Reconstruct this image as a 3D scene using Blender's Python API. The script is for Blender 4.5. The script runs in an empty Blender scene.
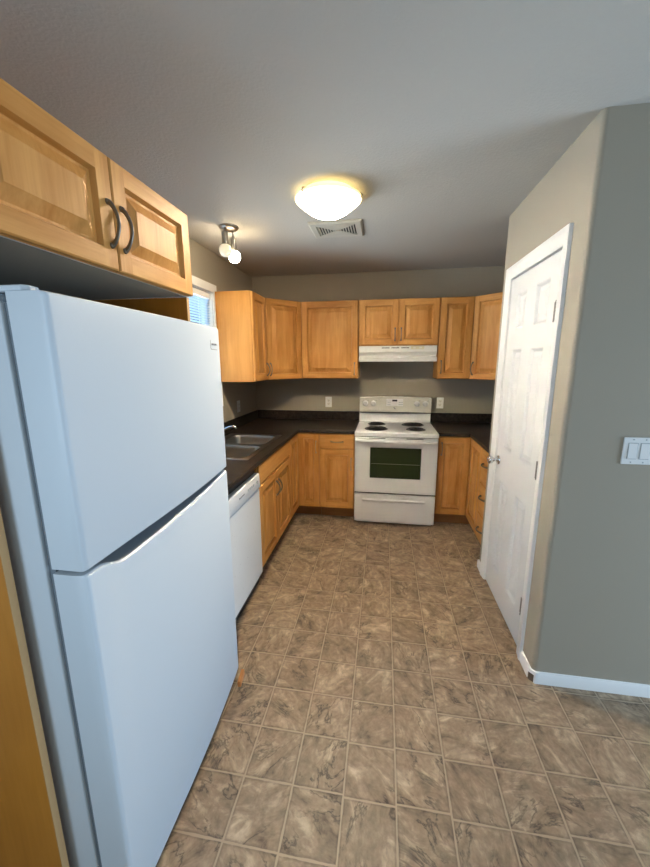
import bpy, bmesh, math, random
from mathutils import Vector, Matrix
random.seed(4)
SC = bpy.context.scene
COL = SC.collection
PI = math.pi

# ------------------------------------------------------------------ camera
F_PX, YAW, PITCH, ROLL = 361.16, 0.1603, -0.1976, -0.0047
CAM = Vector((1.4386, -0.1349, 1.5596))
fw = Vector((-math.sin(YAW) * math.cos(PITCH), math.cos(YAW) * math.cos(PITCH), math.sin(PITCH)))
rt = Vector((math.cos(YAW), math.sin(YAW), 0))
up = rt.cross(fw)
r2 = rt * math.cos(ROLL) + up * math.sin(ROLL)
u2 = -rt * math.sin(ROLL) + up * math.cos(ROLL)
cd = bpy.data.cameras.new('camera')
cd.sensor_fit = 'HORIZONTAL'; cd.sensor_width = 36.0; cd.lens = F_PX / 650.0 * 36.0
cd.clip_start = 0.02
cam = bpy.data.objects.new('camera', cd)
cam.matrix_world = Matrix(((r2.x, u2.x, -fw.x, CAM.x), (r2.y, u2.y, -fw.y, CAM.y), (r2.z, u2.z, -fw.z, CAM.z), (0, 0, 0, 1)))
COL.objects.link(cam)
SC.camera = cam

# ------------------------------------------------------------------ world, daylight, exposure
SC.view_settings.view_transform = 'Standard'
SC.view_settings.look = 'None'
SC.view_settings.exposure = 0.0
SC.view_settings.gamma = 1.0
SC.view_settings.use_curve_mapping = False
SC.cycles.use_denoising = True
SC.cycles.max_bounces = 10
SC.cycles.diffuse_bounces = 6
SC.cycles.sample_clamp_indirect = 6.0
world = bpy.data.worlds.new('sky'); SC.world = world
world.use_nodes = True
bg = world.node_tree.nodes['Background']
bg.inputs['Color'].default_value = (0.62, 0.82, 1.0, 1)
bg.inputs['Strength'].default_value = 1.1

def area(name, loc, direction, sx, sy, power, color, spread=PI):
    l = bpy.data.lights.new(name, 'AREA'); l.shape = 'RECTANGLE'; l.size = sx; l.size_y = sy
    l.energy = power; l.color = color; l.spread = spread
    o = bpy.data.objects.new(name, l); o.location = loc
    o.rotation_euler = Vector(direction).to_track_quat('-Z', 'Y').to_euler()
    COL.objects.link(o); return o
# daylight entering through the patio window and the side window of the dining area,
# and the small window over the sink
area('daylight_patio_window', (5.17, 0.62, 0.95), (-1, 0, -0.40), 1.5, 1.6, 104, (0.57, 0.77, 1.0))
area('daylight_dining_window', (0.03, -1.25, 1.35), (1, 0, 0), 1.5, 1.3, 44, (0.60, 0.80, 1.0))
area('daylight_sink_window', (-0.16, 2.36, 1.675), (1, 0, 0), 0.98, 0.87, 52, (0.84, 0.92, 1.0))

# ------------------------------------------------------------------ materials
def nt(name):
    m = bpy.data.materials.new(name); m.use_nodes = True
    n = m.node_tree.nodes; l = m.node_tree.links
    return m, n, l, n['Principled BSDF']
def simple(name, col, rough=0.5, metal=0.0, bump=0.0, bscale=200.0, spec=0.5, coat=0.0, mottling=0.0):
    m, n, l, b = nt(name)
    b.inputs['Base Color'].default_value = (*col, 1); b.inputs['Roughness'].default_value = rough
    b.inputs['Metallic'].default_value = metal; b.inputs['Specular IOR Level'].default_value = spec
    b.inputs['Coat Weight'].default_value = coat
    tc = n.new('ShaderNodeTexCoord')
    ns = n.new('ShaderNodeTexNoise'); ns.inputs['Scale'].default_value = bscale; ns.inputs['Detail'].default_value = 3
    l.new(tc.outputs['Object'], ns.inputs['Vector'])
    mr = n.new('ShaderNodeMapRange'); l.new(ns.outputs['Fac'], mr.inputs['Value'])
    mr.inputs['To Min'].default_value = max(0.0, rough - 0.015); mr.inputs['To Max'].default_value = min(1.0, rough + 0.015)
    l.new(mr.outputs['Result'], b.inputs['Roughness'])
    if bump > 0:
        bp = n.new('ShaderNodeBump'); bp.inputs['Strength'].default_value = bump; bp.inputs['Distance'].default_value = 0.002
        l.new(ns.outputs['Fac'], bp.inputs['Height']); l.new(bp.outputs['Normal'], b.inputs['Normal'])
    if mottling > 0:
        n2 = n.new('ShaderNodeTexNoise'); n2.inputs['Scale'].default_value = 3.0; n2.inputs['Detail'].default_value = 2
        l.new(tc.outputs['Object'], n2.inputs['Vector'])
        mx = n.new('ShaderNodeMix'); mx.data_type = 'RGBA'
        mx.inputs['A'].default_value = (*[c * (1 - mottling) for c in col], 1)
        mx.inputs['B'].default_value = (*[min(1, c * (1 + mottling)) for c in col], 1)
        l.new(n2.outputs['Fac'], mx.inputs['Factor']); l.new(mx.outputs['Result'], b.inputs['Base Color'])
    return m
def emit(name, col, strength, base=(0.9, 0.9, 0.85)):
    m, n, l, b = nt(name)
    b.inputs['Base Color'].default_value = (*base, 1); b.inputs['Roughness'].default_value = 0.3
    b.inputs['Emission Color'].default_value = (*col, 1); b.inputs['Emission Strength'].default_value = strength
    return m

def wood(name, horizontal=False, dark=(0.46, 0.183, 0.032), light=(0.70, 0.355, 0.102), rough=0.5):
    m, n, l, b = nt(name)
    tc = n.new('ShaderNodeTexCoord'); oi = n.new('ShaderNodeObjectInfo')
    addv = n.new('ShaderNodeVectorMath'); addv.operation = 'ADD'
    sc = n.new('ShaderNodeVectorMath'); sc.operation = 'SCALE'; sc.inputs['Scale'].default_value = 7.0
    comb = n.new('ShaderNodeCombineXYZ')
    for k in 'XYZ': l.new(oi.outputs['Random'], comb.inputs[k])
    l.new(comb.outputs['Vector'], sc.inputs[0]); l.new(tc.outputs['Object'], addv.inputs[0]); l.new(sc.outputs['Vector'], addv.inputs[1])
    mp = n.new('ShaderNodeMapping'); mp.inputs['Scale'].default_value = (2.2, 16, 16) if horizontal else (16, 16, 2.2)
    l.new(addv.outputs['Vector'], mp.inputs['Vector'])
    n1 = n.new('ShaderNodeTexNoise'); n1.inputs['Scale'].default_value = 1.0; n1.inputs['Detail'].default_value = 7; n1.inputs['Roughness'].default_value = 0.55; n1.inputs['Distortion'].default_value = 0.7
    l.new(mp.outputs['Vector'], n1.inputs['Vector'])
    mp2 = n.new('ShaderNodeMapping'); mp2.inputs['Scale'].default_value = (4, 140, 140) if horizontal else (140, 140, 4)
    l.new(addv.outputs['Vector'], mp2.inputs['Vector'])
    n2 = n.new('ShaderNodeTexNoise'); n2.inputs['Scale'].default_value = 1.0; n2.inputs['Detail'].default_value = 3
    l.new(mp2.outputs['Vector'], n2.inputs['Vector'])
    n3 = n.new('ShaderNodeTexNoise'); n3.inputs['Scale'].default_value = 3.5; n3.inputs['Detail'].default_value = 2
    l.new(addv.outputs['Vector'], n3.inputs['Vector'])
    a = n.new('ShaderNodeMath'); a.operation = 'MULTIPLY_ADD'; a.inputs[1].default_value = 0.30
    l.new(n2.outputs['Fac'], a.inputs[0]); l.new(n1.outputs['Fac'], a.inputs[2])
    a2 = n.new('ShaderNodeMath'); a2.operation = 'MULTIPLY_ADD'; a2.inputs[1].default_value = 0.45
    l.new(n3.outputs['Fac'], a2.inputs[0]); l.new(a.outputs['Value'], a2.inputs[2])
    mr = n.new('ShaderNodeMapRange'); mr.inputs['From Min'].default_value = 0.58; mr.inputs['From Max'].default_value = 1.12
    l.new(a2.outputs['Value'], mr.inputs['Value'])
    mx = n.new('ShaderNodeMix'); mx.data_type = 'RGBA'; mx.inputs['A'].default_value = (*dark, 1); mx.inputs['B'].default_value = (*light, 1)
    l.new(mr.outputs['Result'], mx.inputs['Factor']); l.new(mx.outputs['Result'], b.inputs['Base Color'])
    b.inputs['Roughness'].default_value = rough; b.inputs['Specular IOR Level'].default_value = 0.35
    b.inputs['Coat Weight'].default_value = 0.0; b.inputs['Coat Roughness'].default_value = 0.22
    return m

WOODV = wood('maple_vertical_grain')
WOODH = wood('maple_horizontal_grain', True)
WOODB = wood('maple_panel', False, (0.48, 0.198, 0.034), (0.64, 0.298, 0.070))
WOODP = wood('maple_end_panel', False, (0.46, 0.165, 0.014), (0.58, 0.23, 0.028), 0.45)
WOODE = wood('maple_edge_band', False, (0.50, 0.30, 0.13), (0.60, 0.37, 0.17), 0.45)
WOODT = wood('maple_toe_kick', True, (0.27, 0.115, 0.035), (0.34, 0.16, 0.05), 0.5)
UNDER = simple('cabinet_underside_laminate', (0.33, 0.31, 0.27), 0.6)
PAINT = simple('greige_wall_paint', (0.385, 0.348, 0.280), 0.62, bump=0.12, bscale=160, spec=0.2, mottling=0.02)
def ceil_mat():
    m, n, l, b = nt('textured_ceiling_paint')
    b.inputs['Base Color'].default_value = (0.55, 0.525, 0.48, 1); b.inputs['Roughness'].default_value = 0.85
    tc = n.new('ShaderNodeTexCoord')
    v = n.new('ShaderNodeTexNoise'); v.inputs['Scale'].default_value = 75; v.inputs['Detail'].default_value = 5; v.inputs['Roughness'].default_value = 0.6
    l.new(tc.outputs['Object'], v.inputs['Vector'])
    cr = n.new('ShaderNodeMapRange'); cr.inputs['From Min'].default_value = 0.42; cr.inputs['From Max'].default_value = 0.62
    l.new(v.outputs['Fac'], cr.inputs['Value'])
    bp = n.new('ShaderNodeBump'); bp.inputs['Strength'].default_value = 0.22; bp.inputs['Distance'].default_value = 0.004
    l.new(cr.outputs['Result'], bp.inputs['Height']); l.new(bp.outputs['Normal'], b.inputs['Normal'])
    return m
CEIL = ceil_mat()

def floor_mat():
    m, n, l, b = nt('vinyl_stone_tile')
    PX, PY, X0, Y0 = 0.1905, 0.195, 1.333, 0.894
    geo = n.new('ShaderNodeTexCoord')
    sx = n.new('ShaderNodeSeparateXYZ'); l.new(geo.outputs['Object'], sx.inputs['Vector'])
    def math_(op, a, bb=None, c=None):
        k = n.new('ShaderNodeMath'); k.operation = op
        for i, v in enumerate((a, bb, c)):
            if v is None: continue
            if isinstance(v, (int, float)): k.inputs[i].default_value = v
            else: l.new(v, k.inputs[i])
        return k.outputs['Value']
    u = math_('DIVIDE', math_('SUBTRACT', sx.outputs['X'], X0), PX)
    ix = math_('FLOOR', u)
    wn = n.new('ShaderNodeTexWhiteNoise'); wn.noise_dimensions = '1D'; l.new(ix, wn.inputs['W'])
    v = math_('DIVIDE', math_('SUBTRACT', sx.outputs['Y'], Y0), PY)
    v = math_('ADD', v, math_('MULTIPLY', math_('SUBTRACT', wn.outputs['Value'], 0.5), 0.10))
    iy = math_('FLOOR', v)
    wy = n.new('ShaderNodeTexWhiteNoise'); wy.noise_dimensions = '1D'; l.new(math_('ADD', iy, 31.7), wy.inputs['W'])
    fu = math_('FRACT', u); fv = math_('FRACT', v)
    # wobble on the tile edges
    wob = n.new('ShaderNodeTexNoise'); wob.inputs['Scale'].default_value = 22; wob.inputs['Detail'].default_value = 3
    l.new(geo.outputs['Object'], wob.inputs['Vector'])
    wv = math_('MULTIPLY', math_('SUBTRACT', wob.outputs['Fac'], 0.5), 0.035)
    du = math_('MINIMUM', fu, math_('SUBTRACT', 1.0, fu)); dv = math_('MINIMUM', fv, math_('SUBTRACT', 1.0, fv))
    d = math_('ADD', math_('MINIMUM', du, dv), wv)
    gr = n.new('ShaderNodeMapRange'); gr.inputs['From Min'].default_value = 0.012; gr.inputs['From Max'].default_value = 0.024
    l.new(d, gr.inputs['Value'])                       # 0 in the grout, 1 on the tile
    edge = n.new('ShaderNodeMapRange'); edge.inputs['From Min'].default_value = 0.02; edge.inputs['From Max'].default_value = 0.06
    l.new(d, edge.inputs['Value'])
    # per tile random
    cv = n.new('ShaderNodeCombineXYZ'); l.new(ix, cv.inputs['X']); l.new(iy, cv.inputs['Y'])
    w3 = n.new('ShaderNodeTexWhiteNoise'); w3.noise_dimensions = '3D'; l.new(cv.outputs['Vector'], w3.inputs['Vector'])
    rot = n.new('ShaderNodeVectorRotate'); rot.rotation_type = 'Z_AXIS'
    l.new(geo.outputs['Object'], rot.inputs['Vector']); l.new(math_('MULTIPLY', w3.outputs['Value'], 6.28), rot.inputs['Angle'])
    off = n.new('ShaderNodeVectorMath'); off.operation = 'MULTIPLY_ADD'
    l.new(w3.outputs['Color'], off.inputs[0]); off.inputs[1].default_value = (9, 9, 9); l.new(rot.outputs['Vector'], off.inputs[2])
    st = n.new('ShaderNodeMapping'); st.inputs['Scale'].default_value = (1.0, 1.7, 1.0); l.new(off.outputs['Vector'], st.inputs['Vector'])
    a = n.new('ShaderNodeTexNoise'); a.inputs['Scale'].default_value = 10; a.inputs['Detail'].default_value = 8; a.inputs['Roughness'].default_value = 0.62; a.inputs['Distortion'].default_value = 0.7
    l.new(st.outputs['Vector'], a.inputs['Vector'])
    vv = n.new('ShaderNodeTexNoise'); vv.inputs['Scale'].default_value = 5.0; vv.inputs['Detail'].default_value = 6; vv.inputs['Roughness'].default_value = 0.6; vv.inputs['Distortion'].default_value = 0.5
    l.new(st.outputs['Vector'], vv.inputs['Vector'])
    vein = math_('ABSOLUTE', math_('SUBTRACT', vv.outputs['Fac'], 0.5))
    vm = n.new('ShaderNodeMapRange'); vm.inputs['From Min'].default_value = 0.0; vm.inputs['From Max'].default_value = 0.024
    vm.inputs['To Min'].default_value = 0.36; vm.inputs['To Max'].default_value = 1.0; l.new(vein, vm.inputs['Value'])
    # veins only here and there
    vk = n.new('ShaderNodeTexNoise'); vk.inputs['Scale'].default_value = 6.0; vk.inputs['Detail'].default_value = 1; l.new(off.outputs['Vector'], vk.inputs['Vector'])
    vs_ = n.new('ShaderNodeMapRange'); vs_.inputs['From Min'].default_value = 0.42; vs_.inputs['From Max'].default_value = 0.60; l.new(vk.outputs['Fac'], vs_.inputs['Value'])
    veil = math_('SUBTRACT', 1.0, math_('MULTIPLY', math_('SUBTRACT', 1.0, vm.outputs['Result']), vs_.outputs['Result']))
    gn = n.new('ShaderNodeTexNoise'); gn.inputs['Scale'].default_value = 48; gn.inputs['Detail'].default_value = 4; l.new(off.outputs['Vector'], gn.inputs['Vector'])
    grain = math_('MULTIPLY_ADD', gn.outputs['Fac'], 0.9, 0.55)
    cr = n.new('ShaderNodeValToRGB'); e = cr.color_ramp.elements
    e[0].position = 0.28; e[0].color = (0.105, 0.068, 0.041, 1)
    e[1].position = 0.67; e[1].color = (0.45, 0.345, 0.235, 1)
    k = cr.color_ramp.elements.new(0.42); k.color = (0.225, 0.160, 0.103, 1)
    k = cr.color_ramp.elements.new(0.56); k.color = (0.30, 0.222, 0.147, 1)
    l.new(a.outputs['Fac'], cr.inputs['Fac'])
    br = math_('MULTIPLY_ADD', w3.outputs['Value'], 0.22, 0.89)
    m1 = n.new('ShaderNodeVectorMath'); m1.operation = 'SCALE'; l.new(cr.outputs['Color'], m1.inputs[0]); l.new(math_('MULTIPLY', math_('MULTIPLY', br, grain), veil), m1.inputs['Scale'])
    # slightly darker rim of each stone
    rim = n.new('ShaderNodeMapRange'); rim.inputs['To Min'].default_value = 0.68; l.new(edge.outputs['Result'], rim.inputs['Value'])
    m2 = n.new('ShaderNodeVectorMath'); m2.operation = 'SCALE'; l.new(m1.outputs['Vector'], m2.inputs[0]); l.new(rim.outputs['Result'], m2.inputs['Scale'])
    mx = n.new('ShaderNodeMix'); mx.data_type = 'RGBA'; mx.inputs['A'].default_value = (0.35, 0.267, 0.182, 1)
    l.new(gr.outputs['Result'], mx.inputs['Factor']); l.new(m2.outputs['Vector'], mx.inputs['B'])
    l.new(mx.outputs['Result'], b.inputs['Base Color'])
    h = math_('ADD', math_('MULTIPLY', edge.outputs['Result'], 1.0), math_('MULTIPLY', a.outputs['Fac'], 0.6))
    bp = n.new('ShaderNodeBump'); bp.inputs['Strength'].default_value = 0.35; bp.inputs['Distance'].default_value = 0.002
    l.new(h, bp.inputs['Height']); l.new(bp.outputs['Normal'], b.inputs['Normal'])
    b.inputs['Roughness'].default_value = 0.46; b.inputs['Specular IOR Level'].default_value = 0.4
    return m
FLOOR = floor_mat()

def counter_mat():
    m, n, l, b = nt('dark_mottled_laminate')
    tc = n.new('ShaderNodeTexCoord')
    a = n.new('ShaderNodeTexNoise'); a.inputs['Scale'].default_value = 28; a.inputs['Detail'].default_value = 8; a.inputs['Roughness'].default_value = 0.7; a.inputs['Distortion'].default_value = 0.8
    l.new(tc.outputs['Object'], a.inputs['Vector'])
    cr = n.new('ShaderNodeValToRGB'); e = cr.color_ramp.elements
    e[0].position = 0.36; e[0].color = (0.006, 0.005, 0.004, 1); e[1].position = 0.68; e[1].color = (0.040, 0.031, 0.024, 1)
    l.new(a.outputs['Fac'], cr.inputs['Fac']); l.new(cr.outputs['Color'], b.inputs['Base Color'])
    b.inputs['Roughness'].default_value = 0.40; b.inputs['Specular IOR Level'].default_value = 0.28
    return m
COUNTER = counter_mat()
WHITE = simple('white_enamel', (0.80, 0.80, 0.79), 0.28, bscale=60)
CREAM = simple('cream_console_enamel', (0.66, 0.645, 0.57), 0.32, bscale=60)
WHITE2 = simple('warm_white_enamel', (0.78, 0.77, 0.72), 0.3, bscale=60)
FRIDGE = simple('pebbled_white_fridge_enamel', (0.65, 0.71, 0.765), 0.42, bump=0.10, bscale=420)
FGASK = simple('fridge_gasket_grey', (0.17, 0.20, 0.23), 0.6)
TRIM = simple('white_semi_gloss_trim', (0.84, 0.84, 0.83), 0.35, bscale=40)
DOORW = simple('white_moulded_door_paint', (0.72, 0.73, 0.74), 0.42, bump=0.04, bscale=260)
PLASTIC = simple('white_plastic', (0.80, 0.81, 0.80), 0.35)
SEAM = simple('plastic_seam', (0.40, 0.44, 0.46), 0.5)
VENTM = simple('dull_white_vent_paint', (0.56, 0.53, 0.46), 0.5)
IVORY = simple('ivory_plastic', (0.72, 0.66, 0.46), 0.4)
GREYP = simple('grey_print', (0.30, 0.30, 0.31), 0.5)
BLACK = simple('black_enamel', (0.012, 0.012, 0.012), 0.35)
DARK = simple('recess_shade', (0.02, 0.019, 0.018), 0.7)  # near-black tone standing in for shade inside slots and the duct
COIL = simple('burner_coil', (0.016, 0.015, 0.015), 0.55)
DRIP = simple('drip_bowl_dark_chrome', (0.05, 0.05, 0.05), 0.4, metal=0.5)
OVENG = simple('oven_window_glass', (0.016, 0.024, 0.008), 0.12, spec=0.3)
RACK = simple('oven_rack_wire', (0.10, 0.11, 0.07), 0.4)
STEEL = simple('brushed_stainless', (0.30, 0.295, 0.28), 0.34, metal=1.0, bscale=300)
CHROME = simple('polished_chrome', (0.80, 0.81, 0.82), 0.10, metal=1.0)
NICKEL = simple('brushed_nickel', (0.46, 0.43, 0.39), 0.33, metal=1.0)
HINGE = simple('tarnished_steel_hinge', (0.20, 0.20, 0.20), 0.38, metal=0.9)
PEWTER = simple('antique_pewter_pull', (0.24, 0.215, 0.18), 0.30, metal=0.9)
BRONZE = simple('worn_bronze_pull', (0.42, 0.30, 0.16), 0.28, metal=0.9)
BROWN = simple('bare_brown_block', (0.09, 0.065, 0.045), 0.7)
SHIM = simple('orange_brown_wood_shim', (0.42, 0.17, 0.045), 0.6)
def blind_mat():
    m, n, l, b = nt('white_vinyl_slat')
    b.inputs['Base Color'].default_value = (0.82, 0.86, 0.90, 1); b.inputs['Roughness'].default_value = 0.45
    t = n.new('ShaderNodeBsdfTranslucent'); t.inputs['Color'].default_value = (0.34, 0.50, 0.64, 1)
    mx = n.new('ShaderNodeMixShader'); mx.inputs['Fac'].default_value = 0.5
    l.new(b.outputs[0], mx.inputs[1]); l.new(t.outputs[0], mx.inputs[2]); l.new(mx.outputs[0], n['Material Output'].inputs['Surface'])
    return m
BLIND = blind_mat()
def glass_mat():
    m = bpy.data.materials.new('window_glass'); m.use_nodes = True
    n = m.node_tree.nodes; l = m.node_tree.links
    n.remove(n['Principled BSDF'])
    t = n.new('ShaderNodeBsdfTransparent'); t.inputs['Color'].default_value = (0.93, 0.97, 0.97, 1)
    g = n.new('ShaderNodeBsdfGlossy'); g.inputs['Roughness'].default_value = 0.02
    fr = n.new('ShaderNodeFresnel'); fr.inputs['IOR'].default_value = 1.45
    mx = n.new('ShaderNodeMixShader'); l.new(fr.outputs['Fac'], mx.inputs['Fac']); l.new(t.outputs[0], mx.inputs[1]); l.new(g.outputs[0], mx.inputs[2])
    l.new(mx.outputs[0], n['Material Output'].inputs['Surface'])
    return m
GLASS = glass_mat()
def lamp_glass(name, col, rim, centre, radius):
    # frosted bowl: the bulbs sit over the middle, so the glass glows strongest there and falls off to the rim
    m = emit(name, col, centre); n = m.node_tree.nodes; l = m.node_tree.links
    tc = n.new('ShaderNodeTexCoord'); sx = n.new('ShaderNodeVectorMath'); sx.operation = 'MULTIPLY'; sx.inputs[1].default_value = (1, 1, 0)
    ln = n.new('ShaderNodeVectorMath'); ln.operation = 'LENGTH'
    l.new(tc.outputs['Object'], sx.inputs[0]); l.new(sx.outputs['Vector'], ln.inputs[0])
    mr = n.new('ShaderNodeMapRange'); mr.interpolation_type = 'SMOOTHSTEP'
    mr.inputs['From Min'].default_value = radius * 0.10; mr.inputs['From Max'].default_value = radius * 0.68
    mr.inputs['To Min'].default_value = centre; mr.inputs['To Max'].default_value = rim
    l.new(ln.outputs['Value'], mr.inputs['Value']); l.new(mr.outputs['Result'], n['Principled BSDF'].inputs['Emission Strength'])
    return m
LAMPG = lamp_glass('lit_alabaster_glass', (1.0, 0.825, 0.585), 6.0, 760.0, 0.178)
LAMPR = emit('rim_and_pan_glow', (1.0, 0.74, 0.30), 1.8, (0.75, 0.72, 0.55))
SPOTON = emit('lit_frosted_shade', (1.0, 0.82, 0.55), 50.0)
SPOTDIM = emit('dim_frosted_shade', (1.0, 0.82, 0.52), 0.45, (0.80, 0.78, 0.68))

# ------------------------------------------------------------------ mesh helpers
class M:
    def __init__(s): s.v = []; s.f = []; s.mi = []; s.sm = []
    def add(s, vs, fs, mi=0, smooth=False):
        o = len(s.v); s.v += [tuple(p) for p in vs]
        for q in fs: s.f.append([o + i for i in q]); s.mi.append(mi); s.sm.append(smooth)
        return s
    def box(s, x0, x1, y0, y1, z0, z1, mi=0):
        vs = [(x0, y0, z0), (x1, y0, z0), (x1, y1, z0), (x0, y1, z0), (x0, y0, z1), (x1, y0, z1), (x1, y1, z1), (x0, y1, z1)]
        return s.add(vs, [(0, 3, 2, 1), (4, 5, 6, 7), (0, 1, 5, 4), (1, 2, 6, 5), (2, 3, 7, 6), (3, 0, 4, 7)], mi)
    def prism(s, poly, axis, a, b, mi=0, smooth=False):
        # poly: 2D points; axis 'x' -> (y,z), 'y' -> (x,z), 'z' -> (x,y)
        def P(p, t): return {'x': (t, p[0], p[1]), 'y': (p[0], t, p[1]), 'z': (p[0], p[1], t)}[axis]
        n = len(poly); vs = [P(p, a) for p in poly] + [P(p, b) for p in poly]
        o = len(s.v); s.v += vs
        for i in range(n):
            j = (i + 1) % n; s.f.append([o + i, o + j, o + n + j, o + n + i]); s.mi.append(mi); s.sm.append(smooth)
        s.f.append([o + i for i in range(n)][::-1]); s.mi.append(mi); s.sm.append(False)
        s.f.append([o + n + i for i in range(n)]); s.mi.append(mi); s.sm.append(False)
        return s
    def lathe(s, prof, c, axis=(0, 0, 1), seg=24, mi=0, a0=0, a1=2 * PI, sx=1.0, sy=1.0):
        # prof: (r, h) along axis from c
        ax = Vector(axis).normalized(); t = ax.orthogonal().normalized(); b = ax.cross(t)
        c = Vector(c); n = len(prof); vs = []
        for i in range(seg):
            a = a0 + (a1 - a0) * i / seg
            d = t * math.cos(a) * sx + b * math.sin(a) * sy
            for r, h in prof: vs.append(c + d * r + ax * h)
        fs = []
        for i in range(seg):
            j = (i + 1) % seg
            for k in range(n - 1): fs.append((i * n + k, j * n + k, j * n + k + 1, i * n + k + 1))
        return s.add(vs, fs, mi, True)
    def tube(s, pts, rad, seg=10, mi=0, flat=1.0, updir=(0, 0, 1), cap=True):
        pts = [Vector(p) for p in pts]; n = len(pts)
        rad = rad if isinstance(rad, (list, tuple)) else [rad] * n
        vs = []; pu = Vector(updir)
        for i, p in enumerate(pts):
            d = (pts[min(i + 1, n - 1)] - pts[max(i - 1, 0)]).normalized()
            sd = d.cross(pu)
            if sd.length < 1e-4: sd = d.orthogonal()
            sd.normalize(); u = sd.cross(d).normalized()
            for k in range(seg):
                a = 2 * PI * k / seg
                vs.append(p + sd * math.cos(a) * rad[i] * flat + u * math.sin(a) * rad[i])
        fs = []
        for i in range(n - 1):
            for k in range(seg):
                j = (k + 1) % seg; fs.append((i * seg + k, i * seg + j, (i + 1) * seg + j, (i + 1) * seg + k))
        s.add(vs, fs, mi, True)
        if cap:
            o = len(s.v) - len(vs)
            s.f.append([o + k for k in range(seg)][::-1]); s.mi.append(mi); s.sm.append(False)
            s.f.append([o + (n - 1) * seg + k for k in range(seg)]); s.mi.append(mi); s.sm.append(False)
        return s
    def cells(s, xs, ys, keep, z0, z1, axis='z', mi=0):
        # slab made of grid cells, shared vertices; axis = thickness direction
        def P(a, b, t): return {'z': (a, b, t), 'x': (t, a, b), 'y': (a, t, b)}[axis]
        nx, ny = len(xs), len(ys); vs = []
        for t in (z0, z1):
            for j in range(ny):
                for i in range(nx): vs.append(P(xs[i], ys[j], t))
        g = lambda i, j, k: k * nx * ny + j * nx + i
        K = lambda i, j: 0 <= i < nx - 1 and 0 <= j < ny - 1 and keep((xs[i] + xs[i + 1]) / 2, (ys[j] + ys[j + 1]) / 2)
        fs = []
        for j in range(ny - 1):
            for i in range(nx - 1):
                if not K(i, j): continue
                fs.append((g(i, j, 1), g(i + 1, j, 1), g(i + 1, j + 1, 1), g(i, j + 1, 1)))
                fs.append((g(i, j, 0), g(i, j + 1, 0), g(i + 1, j + 1, 0), g(i + 1, j, 0)))
                if not K(i - 1, j): fs.append((g(i, j, 0), g(i, j, 1), g(i, j + 1, 1), g(i, j + 1, 0)))
                if not K(i + 1, j): fs.append((g(i + 1, j, 0), g(i + 1, j + 1, 0), g(i + 1, j + 1, 1), g(i + 1, j, 1)))
                if not K(i, j - 1): fs.append((g(i, j, 0), g(i + 1, j, 0), g(i + 1, j, 1), g(i, j, 1)))
                if not K(i, j + 1): fs.append((g(i, j + 1, 0), g(i, j + 1, 1), g(i + 1, j + 1, 1), g(i + 1, j + 1, 0)))
        return s.add(vs, fs, mi)
    def build(s, name, mats, parent=None, bevel=0.0, seg=2, angle=40, loc=None):
        me = bpy.data.meshes.new(name); me.from_pydata(s.v, [], s.f)
        mats = mats if isinstance(mats, (list, tuple)) else [mats]
        for m in mats: me.materials.append(m)
        me.polygons.foreach_set('material_index', s.mi)
        bm = bmesh.new(); bm.from_mesh(me)
        bmesh.ops.remove_doubles(bm, verts=bm.verts, dist=1e-6)
        loose = [v for v in bm.verts if not v.link_faces]
        if loose: bmesh.ops.delete(bm, geom=loose, context='VERTS')
        bmesh.ops.recalc_face_normals(bm, faces=bm.faces)
        bm.to_mesh(me); bm.free()
        for p in me.polygons: p.use_smooth = True
        me.set_sharp_from_angle(angle=math.radians(angle))
        o = bpy.data.objects.new(name, me); COL.objects.link(o)
        if parent is not None: o.parent = parent
        if loc is not None: o.location = loc
        if bevel > 0:
            b = o.modifiers.new('bevel', 'BEVEL'); b.width = bevel; b.segments = seg; b.limit_method = 'ANGLE'; b.angle_limit = math.radians(35); b.harden_normals = True
        return o
def tag(o, label, cat, group=None):
    o['label'] = label; o['category'] = cat
    if group: o['group'] = group
    return o
def thing(name, label, cat, loc=(0, 0, 0), rz=0.0, group=None):
    o = bpy.data.objects.new(name, None); o.empty_display_size = 0.1
    o.location = loc; o.rotation_euler = (0, 0, rz); COL.objects.link(o)
    return tag(o, label, cat, group)
def struct(o, label, cat='structure'):
    o['kind'] = 'structure'; o['label'] = label; o['category'] = cat; return o
def text_mesh(txt, size, name, mat, parent, mat4, depth=0.0006, xs=1.0):
    cu = bpy.data.curves.new('t', 'FONT'); cu.body = txt; cu.size = size; cu.extrude = depth; cu.align_x = 'CENTER'; cu.align_y = 'CENTER'
    t = bpy.data.objects.new('t', cu); COL.objects.link(t)
    bpy.context.view_layer.update()
    me = bpy.data.meshes.new_from_object(t.evaluated_get(bpy.context.evaluated_depsgraph_get()))
    bpy.data.objects.remove(t); bpy.data.curves.remove(cu)
    me.transform(mat4 @ Matrix.Diagonal((xs, 1, 1, 1))); me.materials.clear(); me.materials.append(mat)
    o = bpy.data.objects.new(name, me); COL.objects.link(o); o.parent = parent
    return o

# ------------------------------------------------------------------ dimensions
YB = 3.846          # back wall
ZC = 2.456          # ceiling
XR = 2.86           # right wall of the kitchen
XP, YP, YP2 = 2.20, 1.52, 2.543    # pantry box
RX, RY0 = 5.2, -3.5  # dining side of the room behind the camera
T = 0.10

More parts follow.
